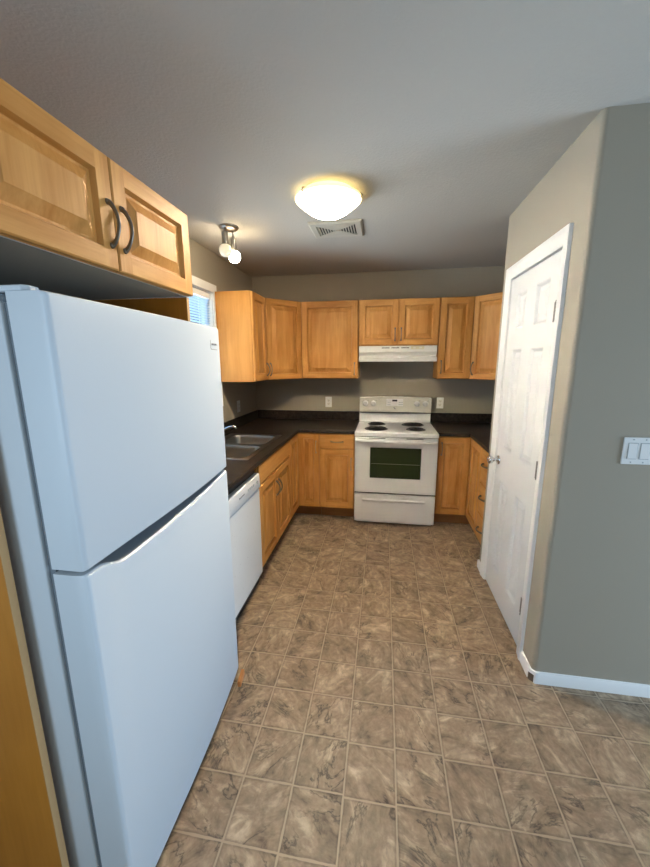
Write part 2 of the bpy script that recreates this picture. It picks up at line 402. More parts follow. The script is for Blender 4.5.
# ------------------------------------------------------------------ shell
struct(M().box(-T, RX + T, RY0 - T, YB + T, -0.06, 0).build('floor', FLOOR), 'tan and brown stone pattern vinyl tile floor', 'floor')
struct(M().box(-T, RX + T, RY0 - T, YB + T, ZC, ZC + 0.06).build('ceiling', CEIL), 'off white orange peel textured ceiling', 'ceiling')
WY0, WY1, WZ0, WZ1 = 1.86, 2.862, 1.23, 2.125        # sink window opening
PY0, PY1, PZ0, PZ1 = -0.13, 1.37, 0.1, 2.0            # patio window opening
EY0, EY1, EZ0, EZ1 = -2.0, -0.5, 0.7, 2.0             # dining window opening in the left wall
struct(M().cells([RY0, EY0, EY1, WY0, WY1, YB], [0, EZ0, WZ0, EZ1, WZ1, ZC], lambda y, z: not ((WY0 < y < WY1 and WZ0 < z < WZ1) or (EY0 < y < EY1 and EZ0 < z < EZ1)), -T, 0, 'x').build('wall_left', PAINT), 'greige wall with the sink window', 'wall')
struct(M().box(-T, XR + T, YB, YB + T, 0, ZC).build('wall_back', PAINT), 'greige wall behind the stove', 'wall')
struct(M().box(XR, XR + T, YP2, YB, 0, ZC).build('wall_right', PAINT), 'greige wall at the end of the right counter', 'wall')
struct(M().box(0, RX, RY0 - T, RY0, 0, ZC).build('wall_front', PAINT), 'greige wall behind the camera', 'wall')
struct(M().cells([RY0, PY0, PY1, YP + T], [0, PZ0, PZ1, ZC], lambda y, z: not (PY0 < y < PY1 and PZ0 < z < PZ1), RX, RX + T, 'x').build('wall_dining', PAINT), 'greige wall on the dining side', 'wall')
# pantry walls with a bullnose corner and the door opening
DY0, DY1, DZ1 = 1.708, 2.392, 2.058
r = 0.022
arc = [(XP + r - r * math.sin(a), YP + r - r * math.cos(a)) for a in [PI / 2 * i / 8 for i in range(9)]]
poly = [(RX, YP)] + arc + [(XP, DY0), (XP + T, DY0), (XP + T, YP + T), (RX, YP + T)]
wp = M().prism(poly, 'z', 0, ZC)
wp.box(XP, XP + T, DY0, DY1, DZ1, ZC).box(XP, XP + T, DY1, YP2, 0, ZC).box(XP + T, XR + T, YP2 - T, YP2, 0, ZC)
struct(wp.build('wall_pantry', PAINT, angle=60), 'greige pantry walls with a rounded outside corner', 'wall')

# pantry door --------------------------------------------------------------
cw = 0.066
cas = M()
cx0, cx1 = XP - 0.016, XP
ci = 0.006
def casing_profile(mm, y0, y1, z0, z1): mm.box(cx0, cx1, y0, y1, z0, z1)
oy0, oy1, oz = DY0 - cw + ci, DY1 + cw - ci, DZ1 + cw - ci
# mitred casing, thicker at the outer edge
prof = [(0.0, 0.0), (0.0, 0.016), (0.018, 0.016), (0.026, 0.013), (0.050, 0.010), (0.062, 0.007), (cw, 0.005), (cw, 0.0)]
def casing_ring(prof, path_in):
    # prof: (distance from outer edge, projection)
    vs = []; fs = []; n = len(prof)
    rings = []
    for (d, p) in prof: rings.append([(XP - p, oy0 + d, 0.0), (XP - p, oy0 + d, oz - d), (XP - p, oy1 - d, oz - d), (XP - p, oy1 - d, 0.0)])
    for rg in rings: vs += rg
    for k in range(n - 1):
        for i in range(3): fs.append((k * 4 + i, k * 4 + i + 1, (k + 1) * 4 + i + 1, (k + 1) * 4 + i))
    for i in (0, 3): fs.append([k * 4 + i for k in range(n)])
    return vs, fs
vs, fs = casing_ring(prof, None); cas.add(vs, fs)
# jamb and stop inside the opening
cas.box(XP - 0.004, XP + T, DY0 + 0.0005, DY0 + 0.010, 0, DZ1).box(XP - 0.004, XP + T, DY1 - 0.010, DY1 - 0.0005, 0, DZ1).box(XP - 0.004, XP + T, DY0, DY1, DZ1 - 0.010, DZ1 - 0.0005)
struct(cas.build('trim_1', TRIM, angle=25), 'white moulded casing around the pantry door', 'trim')

# six panel slab
dy0, dy1, dz0, dz1 = DY0 + 0.013, DY1 - 0.013, 0.012, DZ1 - 0.018
SX = XP + 0.004      # face of the slab
def panel_face(mm, ya, yb_, za, zb):
    # moulded recess with a raised centre, facing -X
    R = [(0.0, 0.0), (0.006, 0.003), (0.016, 0.013), (0.024, 0.013), (0.046, 0.004)]
    rings = [[(SX + p, ya + d, za + d), (SX + p, yb_ - d, za + d), (SX + p, yb_ - d, zb - d), (SX + p, ya + d, zb - d)] for d, p in R]
    vs = [q for rg in rings for q in rg]; fs = []
    for k in range(len(R) - 1):
        for i in range(4):
            j = (i + 1) % 4; fs.append((k * 4 + i, k * 4 + j, (k + 1) * 4 + j, (k + 1) * 4 + i))
    o = (len(R) - 1) * 4; fs.append((o, o + 1, o + 2, o + 3)); mm.add(vs, fs)
slab = M()
pys = [dy0, 1.825, 1.985, 2.118, 2.258, dy1]
pzs = [dz0, 0.19, 0.80, 1.012, 1.623, 1.738, 1.943, dz1]
for i in range(5):
    for j in range(7):
        if i in (1, 3) and j in (1, 3, 5): panel_face(slab, pys[i], pys[i + 1], pzs[j], pzs[j + 1])
        else: slab.add([(SX, pys[i], pzs[j]), (SX, pys[i + 1], pzs[j]), (SX, pys[i + 1], pzs[j + 1]), (SX, pys[i], pzs[j + 1])], [(0, 1, 2, 3)])
slab.add([(SX, dy0, dz0), (SX, dy1, dz0), (SX, dy1, dz1), (SX, dy0, dz1), (SX + 0.035, dy0, dz0), (SX + 0.035, dy1, dz0), (SX + 0.035, dy1, dz1), (SX + 0.035, dy0, dz1)],
         [(4, 5, 6, 7), (0, 1, 5, 4), (1, 2, 6, 5), (2, 3, 7, 6), (3, 0, 4, 7)])
door = struct(slab.build('door_1', DOORW, angle=15), 'white six panel pantry door, closed', 'door')
for hz in (1.775, 1.022, 0.262):
    h = M().box(SX - 0.003, SX + 0.0005, dy0 + 0.001, dy0 + 0.028, hz - 0.044, hz + 0.044)
    for k in range(5):
        h.lathe([(0, -0.0082), (0.006, -0.0082), (0.006, 0.0082), (0, 0.0082)], (SX - 0.006, dy0 - 0.001, hz + (k - 2) * 0.0175), seg=12)
    h.lathe([(0, 0.044), (0.0045, 0.044), (0.004, 0.05), (0, 0.052)], (SX - 0.006, dy0 - 0.001, hz), seg=10)
    for sg in (-1, 1): h.lathe([(0, 0), (0.004, 0), (0.003, 0.0015), (0, 0.0018)], (SX - 0.0015, dy0 + 0.016, hz + sg * 0.028), axis=(-1, 0, 0), seg=10)
    h.build('hinge', HINGE, door)
kb = M().lathe([(0, 0), (0.031, 0), (0.031, 0.004), (0.026, 0.009), (0.014, 0.011), (0.0115, 0.02), (0.0115, 0.03), (0.019, 0.037), (0.0265, 0.048), (0.0275, 0.057), (0.023, 0.066), (0.012, 0.071), (0, 0.072)], (SX, 2.325, 0.915), axis=(-1, 0, 0), seg=28)
kb.build('door_knob', CHROME, door, angle=60)

# baseboard round the pantry corner: side piece, 45 degree corner, front piece
bh = 0.062
def board(mm, p0, p1, nrm, th=0.012):
    p0, p1, nrm = Vector(p0), Vector(p1), Vector(nrm)
    q = [(0, 0), (th, 0), (th, bh - 0.014), (th * 0.45, bh), (0, bh)]
    a = [(p0 + nrm * d).to_3d() + Vector((0, 0, z)) for d, z in q]; b = [(p1 + nrm * d).to_3d() + Vector((0, 0, z)) for d, z in q]
    n = len(q)
    mm.add(a + b, [(i, (i + 1) % n, n + (i + 1) % n, n + i) for i in range(n)] + [tuple(range(n)), tuple(range(n, 2 * n))])
bb = M()
board(bb, (XP, oy0 - 0.0005), (XP, YP + 0.024), (-1, 0))
board(bb, (XP + 0.022, YP), (RX, YP), (0, -1))
bb.prism([(XP + 0.0065, YP - 0.0075), (XP + 0.011, YP - 0.012), (XP + 0.022, YP - 0.012), (XP + 0.022, YP), (XP + 0.0065, YP + 0.006)], 'z', 0.0, 0.042)
s2 = math.sqrt(0.5)
bb.prism([(XP, YP + 0.024), (XP - 0.012, YP + 0.024), (XP - 0.012, YP + 0.014), (XP + 0.011, YP - 0.012), (XP + 0.022, YP - 0.012), (XP + 0.022, YP), (XP + 0.006, YP + 0.006)], 'z', 0.042, bh)
bo = struct(bb.build('baseboard_pantry', TRIM), 'white baseboard turning the pantry corner', 'baseboard')
M().prism([(XP, YP + 0.023), (XP - 0.009, YP + 0.023), (XP - 0.009, YP + 0.013), (XP + 0.006, YP - 0.005), (XP + 0.006, YP + 0.006)], 'z', 0.0, 0.0415).build('corner_block', BROWN, bo)
bb = M(); board(bb, (XP, YP2), (XP, oy1 + 0.0005), (-1, 0)); board(bb, (XP - 0.012, YP2), (XP + 0.05, YP2), (0, 1))
struct(bb.build('baseboard_pantry_end', TRIM), 'short white baseboard beyond the pantry door', 'baseboard')

# sink window ---------------------------------------------------------------
wn = M()
wc = 0.065
wn.cells([WY0 - wc, WY0, WY1, WY1 + wc], [WZ0 - wc, WZ0, WZ1, WZ1 + wc], lambda y, z: not (WY0 < y < WY1 and WZ0 < z < WZ1), 0.0005, 0.017, 'x')
w1 = struct(wn.build('window_1', TRIM, bevel=0.003), 'white cased window over the sink', 'window')
fr = M().cells([WY0 + .001, WY0 + .035, WY1 - .035, WY1 - .001], [WZ0 + .001, WZ0 + .035, WZ1 - .035, WZ1 - .001], lambda y, z: not (WY0 + .035 < y < WY1 - .035 and WZ0 + .035 < z < WZ1 - .035), -0.095, -0.06, 'x')
fr.build('window_frame', TRIM, w1, bevel=0.003)
M().cells([WY0 + .0005, WY0 + .005, WY1 - .005, WY1 - .0005], [WZ0 + .0005, WZ0 + .005, WZ1 - .005, WZ1 - .0005], lambda y, z: not (WY0 + .005 < y < WY1 - .005 and WZ0 + .005 < z < WZ1 - .005), -0.0595, 0.0, 'x').build('jamb_liner', TRIM, w1)
M().box(-0.080, -0.074, WY0 + .035, WY1 - .035, WZ0 + .035, WZ1 - .035).build('window_pane', GLASS, w1)
for nm, yy0, yy1, zz0, zz1 in (('window_2', PY0, PY1, PZ0, PZ1),):
    q = M().cells([yy0 - .07, yy0, yy1, yy1 + .07], [zz0 - .07, zz0, zz1, zz1 + .07], lambda y, z: not (yy0 < y < yy1 and zz0 < z < zz1), RX - 0.017, RX - 0.0005, 'x')
    struct(q.build(nm, TRIM), 'white cased patio window behind the camera', 'window')
q = M().cells([EY0 - .07, EY0, EY1, EY1 + .07], [EZ0 - .07, EZ0, EZ1, EZ1 + .07], lambda y, z: not (EY0 < y < EY1 and EZ0 < z < EZ1), 0.0005, 0.017, 'x')
struct(q.build('window_3', TRIM), 'white cased dining window behind the camera', 'window')
bl = thing('window_blind', 'white horizontal slat blind in the window over the sink', 'blind', (-0.03, (WY0 + WY1) / 2, WZ0 + 0.006))
hy = (WY1 - WY0) / 2 - 0.007; hz_ = WZ1 - WZ0 - 0.0125
M().box(-0.016, 0.016, -hy, hy, hz_ - 0.045, hz_).build('headrail', TRIM, bl, bevel=0.003)
sl = M(); z = hz_ - 0.062
while z > 0.03:
    a = math.radians(26); d = 0.0125
    p = [(-d * math.cos(a), z + d * math.sin(a)), (0, z + 0.0022), (d * math.cos(a), z - d * math.sin(a)), (d * math.cos(a), z - d * math.sin(a) - 0.0008), (0, z + 0.0012), (-d * math.cos(a), z + d * math.sin(a) - 0.0008)]
    sl.prism([(-q[0], q[1]) for q in p], 'y', -hy, hy); z -= 0.0205
sl.build('slats', BLIND, bl)
M().box(-0.012, 0.012, -hy, hy, 0.004, 0.018).build('bottom_rail', TRIM, bl, bevel=0.002)
cdm = M()
for yy in (-0.32, 0, 0.32): cdm.box(-0.001, 0.001, yy - 0.0012, yy + 0.0012, 0.015, hz_ - 0.04)
cdm.build('ladder_cord', TRIM, bl)

# ------------------------------------------------------------------ cabinet builders
# local frame: x to the right as seen from the front, face plane at y = 0 (front is -y), z up
DT = 0.020
def raised_door(x0, x1, z0, z1, rail=0.056, horiz=False, flat=False):
    mm = M(); yf = -DT; yb_ = -0.0015; e = 0.004
    V, H = (1, 1) if horiz else (0, 1)
    def ring(d, y): return [(x0 + d, y, z0 + d), (x1 - d, y, z0 + d), (x1 - d, y, z1 - d), (x0 + d, y, z1 - d)]
    def loop(A, B, ms):
        mm_ = A + B
        for i in range(4):
            j = (i + 1) % 4
            mm.add([A[i], A[j], B[j], B[i]], [(0, 1, 2, 3)], ms[i])
    ms = [H, V, H, V]
    loop(ring(0, yb_), ring(0, yf + e), ms); loop(ring(0, yf + e), ring(e, yf), ms)
    mm.add(ring(0, yb_), [(3, 2, 1, 0)], V)
    if flat:
        mm.add(ring(e, yf), [(0, 1, 2, 3)], V); return mm
    # stiles full height, rails between them
    a, b = x0 + e, x1 - e; c, d = z0 + e, z1 - e; r_ = rail
    def quad(xa, xb, za, zb, mi): mm.add([(xa, yf, za), (xb, yf, za), (xb, yf, zb), (xa, yf, zb)], [(0, 1, 2, 3)], mi)
    quad(a, x0 + r_, c, d, V); quad(x1 - r_, b, c, d, V)
    quad(x0 + r_, x1 - r_, c, z0 + r_, H); quad(x0 + r_, x1 - r_, z1 - r_, d, H)
    loop(ring(r_, yf), ring(r_ + 0.004, yf + 0.008), ms)
    loop(ring(r_ + 0.004, yf + 0.008), ring(r_ + 0.007, yf + 0.0155), ms)
    loop(ring(r_ + 0.007, yf + 0.0155), ring(r_ + 0.015, yf + 0.0155), [V] * 4)
    k = min(0.030, (x1 - x0 - 2 * r_) * 0.25)
    loop(ring(r_ + 0.015, yf + 0.0155), ring(r_ + 0.016 + k, yf + 0.0035), [V] * 4)
    loop(ring(r_ + 0.016 + k, yf + 0.0035), ring(r_ + 0.019 + k, yf + 0.0015), [V] * 4)
    mm.add(ring(r_ + 0.019 + k, yf + 0.0015), [(0, 1, 2, 3)], V)
    return mm
def pull(x, z, vertical=True, L=0.112, d=0.027, mat=PEWTER, thick=1.0):
    mm = M(); pts = []; rad = []
    n = 15
    for i in range(n):
        t = i / (n - 1); u = (t - 0.5) * L
        y = -DT - 0.004 - d * math.sin(PI * t) ** 0.75
        pts.append((x, y, z + u) if vertical else (x + u, y, z))
        rad.append((0.0055 + 0.0022 * abs(2 * t - 1) ** 3) * thick)
    mm.tube(pts, rad, 10, flat=0.75 if vertical else 1.0, updir=(0, 1, 0))
    for sgn in (-1, 1):
        p = (x, -DT + 0.0002, z + sgn * L / 2) if vertical else (x + sgn * L / 2, -DT + 0.0002, z)
        mm.lathe([(0, 0), (0.0085 * thick, 0), (0.0085 * thick, 0.003), (0.0062 * thick, 0.007), (0, 0.008)], p, axis=(0, -1, 0), seg=12)
    return mm
G_UP = 'honey maple wall cabinets'; G_LO = 'honey maple base cabinets'
def add_door(root, x0, x1, z0, z1, hx=None, hz=None, vertical=True, rail=0.056, mat=PEWTER, name='door', L=0.112, horiz=False, flat=False):
    dr = raised_door(x0, x1, z0, z1, rail, horiz, flat).build(name, [WOODV, WOODH], root, angle=20)
    if hx is not None: pull(hx, hz, vertical, L, mat=mat).build('handle', mat, dr, angle=60)
    return dr
def wall_cab(name, label, loc, rz, w, h, d, doors):
    root = thing(name, label, 'cabinet', loc, rz, G_UP)
    M().box(0, w, 0, d, 0, h).build('body', WOODB, root, bevel=0.0015)
    for q in doors: add_door(root, *q)
    return root
ZU0, ZU1 = 1.385, 2.137; HU = ZU1 - ZU0; DU = 0.303
YU = YB - 0.305       # face plane of the back run of wall cabinets
g = 0.0015
# left end cabinet, door facing the aisle
wall_cab('wall_cabinet', 'narrow maple wall cabinet beside the sink window, bare side panel showing', (0.325, 2.885, ZU0), PI / 2, 0.348, HU, 0.323,
         [(0.004, 0.344, 0.004, HU - 0.004, 0.318, 0.10)])
# left diagonal corner
def diag_cab(name, label, corner, side, hside):
    # corner: wall corner point; side -1 = left corner, +1 = right corner
    root = thing(name, label, 'cabinet', (corner[0], corner[1], ZU0), 0, G_UP)
    s = -side
    poly = [(0.002 * s, -0.002), (0.608 * s, -0.002), (0.608 * s, -0.303), (0.325 * s, -0.608), (0.002 * s, -0.608)]
    if s < 0: poly = poly[::-1]
    M().prism(poly, 'z', 0, HU).build('body', WOODB, root, bevel=0.0015)
    # the door sits on the diagonal: local frame at its left end
    pl, pr = ((0.325, -0.608), (0.608, -0.303)) if side < 0 else ((-0.608, -0.303), (-0.325, -0.608))
    w = math.hypot(pr[0] - pl[0], pr[1] - pl[1]); ang = math.atan2(pr[1] - pl[1], pr[0] - pl[0])
    x0, x1 = 0.012, w - 0.012
    hx = x0 + 0.026 if hside < 0 else x1 - 0.026
    dr = add_door(root, x0, x1, 0.004, HU - 0.004, hx, 0.10, rail=0.05)
    dr.location = (pl[0], pl[1], 0); dr.rotation_euler = (0, 0, ang)
    return root
diag_cab('corner_wall_cabinet', 'maple corner wall cabinet with angled door in the left back corner', (0.0, YB), -1, -1)
diag_cab('corner_wall_cabinet', 'maple corner wall cabinet with angled door next to the pantry', (XR, YB), 1, -1)
wall_cab('wall_cabinet', 'widest single door maple wall cabinet, left of the range hood', (0.612, YU, ZU0), 0, 0.568, HU, DU,
         [(0.004, 0.564, 0.004, HU - 0.004, 0.536, 0.10)])
HH = ZU1 - 1.705
wall_cab('wall_cabinet', 'short two door maple wall cabinet above the range hood', (1.184, YU, 1.705), 0, 0.758, HH, DU,
         [(0.003, 0.377, 0.004, HH - 0.004, 0.350, 0.105), (0.381, 0.755, 0.004, HH - 0.004, 0.408, 0.105)])
wall_cab('wall_cabinet', 'tall narrow maple wall cabinet right of the range hood', (1.946, YU, ZU0), 0, 0.302, HU, DU,
         [(0.004, 0.298, 0.004, HU - 0.004, 0.030, 0.115)])
# cabinet over the fridge
CY0, CY1, CXF, CZ0, CZ1 = 0.492, 1.370, 0.616, 1.828, 2.146
fc = thing('fridge_top_cabinet', 'deep two door maple cabinet over the white fridge', 'cabinet', (CXF, CY0, CZ0), PI / 2, G_UP)
wF = CY1 - CY0; hF = CZ1 - CZ0
M().box(-0.012, wF, 0, 0.602, 0.002, hF).build('body', WOODB, fc, bevel=0.0015)
M().box(0.016, wF - 0.016, 0.004, 0.600, -0.0005, 0.0018).build('underside_panel', UNDER, fc)
add_door(fc, 0.003, wF / 2 - 0.002, 0.003, hF - 0.003, wF / 2 - 0.026, 0.128, L=0.118)
add_door(fc, wF / 2 + 0.002, wF - 0.003, 0.003, hF - 0.003, wF / 2 + 0.030, 0.128, L=0.118)
# tall end panels each side of the fridge
def fridge_panel(y0, y1, xf_, label):
    p = thing('fridge_end_panel', label, 'panel', (0.3, (y0 + y1) / 2, 0), 0, 'tall maple panels beside the fridge')
    t = (y1 - y0) / 2
    M().box(-0.298, xf_ - 0.302, -t, t, 0, CZ0 - 0.0008).build('panel', WOODP, p)
    M().box(xf_ - 0.3017, xf_ - 0.2997, -t, t, 0, CZ0 - 0.0008).build('edge_band', WOODE, p)
fridge_panel(0.480, 0.4975, 0.602, 'tall maple end panel nearest the camera, left of the fridge')
fridge_panel(1.3545, 1.3725, 0.610, 'tall maple end panel between the fridge and the dishwasher')

# ------------------------------------------------------------------ fridge
FY0, FY1 = 0.507, 1.350
fx = 0.40
fr_ = thing('refrigerator', 'white top freezer refrigerator in the left foreground', 'refrigerator', (fx, (FY0 + FY1) / 2, 0), 0.010)
cyF = (FY0 + FY1) / 2; hwF = (FY1 - FY0) / 2
M().box(0.05 - fx, 0.671 - fx, -hwF + 0.004, hwF - 0.004, 0.02, 1.682).build('body', FRIDGE, fr_, bevel=0.006)
M().box(0.671 - fx, 0.688 - fx, -hwF + 0.012, hwF - 0.012, 0.055, 1.678).build('gasket', FGASK, fr_)
M().box(0.10 - fx, 0.69 - fx, -hwF + 0.03, hwF - 0.03, 0.0, 0.019).build('base_grille', BLACK, fr_, bevel=0.003)
BOW = 0.030; XE = 0.780
def xfront(v):      # v in [-1,1]
    x = XE - BOW * max(0.0, (v + 0.35) / 1.35) ** 2
    d = (1 - abs(v)) * hwF; rr = 0.009
    if d < rr: x -= rr - math.sqrt(max(0, rr * rr - (rr - d) ** 2))
    return x
vs_ = [-1, -0.9985, -0.994, -0.987, -0.976, -0.970, -0.955, -0.93, -0.90, -0.87, -0.84, -0.81, -0.78, -0.74, -0.70] + [-0.64 + 0.08 * i for i in range(17)] + [0.70, 0.76, 0.82, 0.88, 0.92, 0.955, 0.970, 0.976, 0.987, 0.994, 0.9985, 1]
sst = lambda a, b, x: (lambda t: t * t * (3 - 2 * t))(max(0, min(1, (x - a) / (b - a))))
def dip(v):
    u = (v + 1) / 2
    return 0.029 * sst(0.05, 0.15, u) * (1 - 0.85 * max(0.0, min(1.0, (u - 0.30) / 0.70)))
def loft(sec):      # sec(v) -> list of (x,z)
    mm = M(); vs = []; n = None
    for v in vs_:
        s = sec(v); n = len(s)
        vs += [(x - fx, v * hwF, z) for x, z in s]
    fs = []
    for i in range(len(vs_) - 1):
        for k in range(n):
            j = (k + 1) % n; fs.append((i * n + k, i * n + j, (i + 1) * n + j, (i + 1) * n + k))
    fs.append(tuple(range(n))); o = (len(vs_) - 1) * n; fs.append(tuple(range(o, o + n)))
    return mm.add(vs, fs)
ZS = 1.092
def sec_low(v):
    x = xfront(v); zt = ZS - 0.010 - dip(v); dd = dip(v)
    return [(0.691, 0.024), (x - 0.008, 0.024), (x - 0.002, 0.027), (x, 0.034), (x, zt - 0.012), (x - 0.003, zt - 0.004), (x - 0.009, zt), (x - 0.018 - dd * 0.1, zt - 0.001), (x - 0.030, zt - 0.002 - dd * 0.5), (0.692, zt - 0.002 - dd * 0.5)]
def sec_top(v):
    x = xfront(v); dd = dip(v)
    return [(0.691, ZS + dd * 0.3), (x - 0.02, ZS + dd * 0.25), (x - 0.006, ZS), (x - 0.001, ZS + 0.003), (x, ZS + 0.010), (x, 1.688), (x - 0.002, 1.695), (x - 0.008, 1.698), (0.691, 1.698)]
fd = loft(sec_low).build('fridge_door', FRIDGE, fr_, angle=28)
fzd = loft(sec_top).build('freezer_door', FRIDGE, fr_, angle=28)
hg = M().prism([(0.615 - fx, -hwF + 0.004), (0.720 - fx, -hwF + 0.006), (0.731 - fx, -hwF + 0.016), (0.728 - fx, -hwF + 0.040), (0.696 - fx, -hwF + 0.075), (0.615 - fx, -hwF + 0.075)], 'z', 1.6985, 1.712)
hg.box(0.60 - fx, 0.665 - fx, -hwF + 0.008, -hwF + 0.07, 1.680, 1.6985)
hg.build('hinge_cover', FRIDGE, fr_, bevel=0.004)
hm = M().box(0.692 - fx, 0.745 - fx, -hwF + 0.012, -hwF + 0.05, ZS - 0.0085, ZS - 0.0015)
hm.build('middle_hinge', NICKEL, fr_)
# badge: small bracket line and the brand lettering
vb = (1.283 - cyF) / hwF
bx = xfront(vb) - fx
slope = -2 * BOW * (vb + 0.35) / 1.35 ** 2 / hwF
bang = math.atan2(1, -slope) if False else 0
R4 = Matrix.Translation((bx + 0.0004, 1.283 - cyF, 1.628)) @ Matrix.Rotation(-math.atan(slope), 4, 'Z') @ Matrix.Rotation(PI / 2, 4, 'Z') @ Matrix.Rotation(PI / 2, 4, 'X')
text_mesh('FRIGIDAIRE', 0.0115, 'badge_lettering', GREYP, fzd, R4)
bm_ = M()
pts = [(-0.040, 0.016), (-0.040, -0.010), (-0.039, -0.0155), (-0.036, -0.019), (-0.030, -0.020), (0.030, -0.020)]
for a, b in zip(pts[:-1], pts[1:]):
    d = (Vector(b) - Vector(a)).normalized(); nn = Vector((-d.y, d.x)) * 0.0011
    bm_.prism([tuple(Vector(a) - nn), tuple(Vector(b) - nn), tuple(Vector(b) + nn), tuple(Vector(a) + nn)], 'z', -0.0003, 0.0006)
bo_ = bm_.build('badge_bracket', GREYP, fzd); bo_.data.transform(R4)
# bit of wood on the floor by the fridge foot
tag(M().prism([(0.774, 1.265), (0.790, 1.267), (0.780, 1.342), (0.764, 1.340)], 'z', 0.0, 0.030).build('wood_shim', SHIM, bevel=0.002), 'small orange-brown wood block on the floor at the fridge corner', 'wood block')

# ------------------------------------------------------------------ base cabinets
XF = 0.610            # face plane of the left run
YF = YB - 0.610       # face plane of the back run
TK, BH = 0.122, 0.881
def base_cab(name, label, loc, rz, w, d, fronts, open_top=False, toe=True):
    root = thing(name, label, 'cabinet', loc, rz, G_LO)
    b = M()
    if open_top:
        b.box(0, 0.016, 0, d, TK, BH).box(w - 0.016, w, 0, d, TK, BH).box(0.016, w - 0.016, 0, d, TK, TK + 0.016).box(0.016, w - 0.016, d - 0.01, d, TK + 0.016, BH)
        b.box(0.016, w - 0.016, 0, 0.018, BH - 0.16, BH)
    else: b.box(0, w, 0, d, TK, BH)
    b.build('body', WOODB, root)
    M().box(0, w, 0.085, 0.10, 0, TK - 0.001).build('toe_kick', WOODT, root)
    for q in fronts: add_door(root, *q[0], **q[1])
    return root
# sink base
sw = 2.900 - 2.088
base_cab('sink_base_cabinet', 'maple sink base cabinet with two doors under a plain false front', (XF, 2.088, 0), PI / 2, sw, 0.60,
         [((0.003, sw - 0.003, 0.737, BH - 0.006), dict(name='false_front', flat=True, horiz=True)),
          ((0.003, sw / 2 - 0.0015, TK + 0.006, 0.727, sw / 2 - 0.028, 0.585), {}),
          ((sw / 2 + 0.0015, sw - 0.003, TK + 0.006, 0.727, sw / 2 + 0.028, 0.585), {})], open_top=True)
# left corner cabinet with two leaves meeting in the inside corner
def corner_base(label, x_wall, side):
    # side -1: left corner (leaves face +X and -Y); +1: right corner (leaves face -X and -Y)
    root = thing('corner_base_cabinet', label, 'cabinet', (x_wall, YB, 0), 0, G_LO)
    return root
cb = corner_base('maple corner base cabinet with two full height leaves in the left back corner', 0.0, -1)
LY = 2.902
poly = [(0.003, -0.003), (0.838, -0.003), (0.838, YF - YB), (XF, YF - YB), (XF, LY - YB), (0.003, LY - YB)]
M().prism(poly, 'z', TK, BH).build('body', WOODB, cb)
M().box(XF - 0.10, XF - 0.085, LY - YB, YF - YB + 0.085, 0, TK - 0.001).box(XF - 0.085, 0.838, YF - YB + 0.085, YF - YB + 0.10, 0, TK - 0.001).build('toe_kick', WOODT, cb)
dr = add_door(cb, 0.0, YF - LY - 0.024, TK + 0.006, BH - 0.006, rail=0.062); dr.location = (XF, LY - YB + 0.003, 0); dr.rotation_euler = (0, 0, PI / 2)
dr = add_door(cb, 0.0225, 0.838 - XF - 0.003, TK + 0.006, BH - 0.006, 0.838 - XF - 0.030, 0.745, rail=0.050, mat=BRONZE); dr.location = (XF, YF - YB, 0)
# drawer base left of the stove
dw_ = 1.180 - 0.840
base_cab('drawer_base_cabinet', 'maple base cabinet with one drawer over a door, left of the stove', (0.840, YF, 0), 0, dw_, 0.60,
         [((0.003, dw_ - 0.003, 0.737, BH - 0.006, 0.172, 0.803), dict(name='drawer', vertical=False, flat=True, horiz=True, mat=BRONZE)),
          ((0.003, dw_ - 0.003, TK + 0.006, 0.727, dw_ - 0.030, 0.585), dict(mat=BRONZE))])
# right corner cabinet
cb = corner_base('maple corner base cabinet with two full height leaves, right of the stove', XR, 1)
XF2 = 2.250; RY = 2.835; SR = 1.947
poly = [(-0.003, -0.003), (-0.003, RY - YB), (XF2 - XR, RY - YB), (XF2 - XR, YF - YB), (SR - XR, YF - YB), (SR - XR, -0.003)]
M().prism(poly, 'z', TK, BH).build('body', WOODB, cb)
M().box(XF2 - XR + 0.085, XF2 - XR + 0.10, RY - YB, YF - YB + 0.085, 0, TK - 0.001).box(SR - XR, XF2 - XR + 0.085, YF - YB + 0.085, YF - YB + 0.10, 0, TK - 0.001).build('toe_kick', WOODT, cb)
dr = add_door(cb, 0.003, XF2 - SR - 0.0225, TK + 0.006, BH - 0.006, 0.034, 0.765, rail=0.056); dr.location = (SR - XR, YF - YB, 0)
dr = add_door(cb, 0.0, YF - RY - 0.024, TK + 0.006, BH - 0.006, rail=0.056); dr.location = (XF2 - XR, YF - YB - 0.0225, 0); dr.rotation_euler = (0, 0, -PI / 2)
# three drawer stack on the right leg, half hidden by the pantry
rw = RY - 0.002 - 2.560
base_cab('three_drawer_cabinet', 'maple three drawer base cabinet partly hidden behind the pantry', (XF2, RY - 0.002, 0), -PI / 2, rw, 0.60,
         [((0.003, rw - 0.003, 0.600, BH - 0.006, rw / 2, 0.765), dict(name='drawer', vertical=False, horiz=True, flat=True)),
          ((0.003, rw - 0.003, 0.350, 0.594, rw / 2, 0.50), dict(name='drawer', vertical=False, horiz=True, flat=True)),
          ((0.003, rw - 0.003, TK + 0.006, 0.344, rw / 2, 0.235), dict(name='drawer', vertical=False, horiz=True, flat=True))])
# narrow filler between panel and dishwasher
tag(M().box(0.30, XF, 1.375, 1.474, 0.0, BH).build('filler_cabinet', WOODB, bevel=0.0015), 'narrow maple filler between the fridge panel and the dishwasher', 'cabinet')

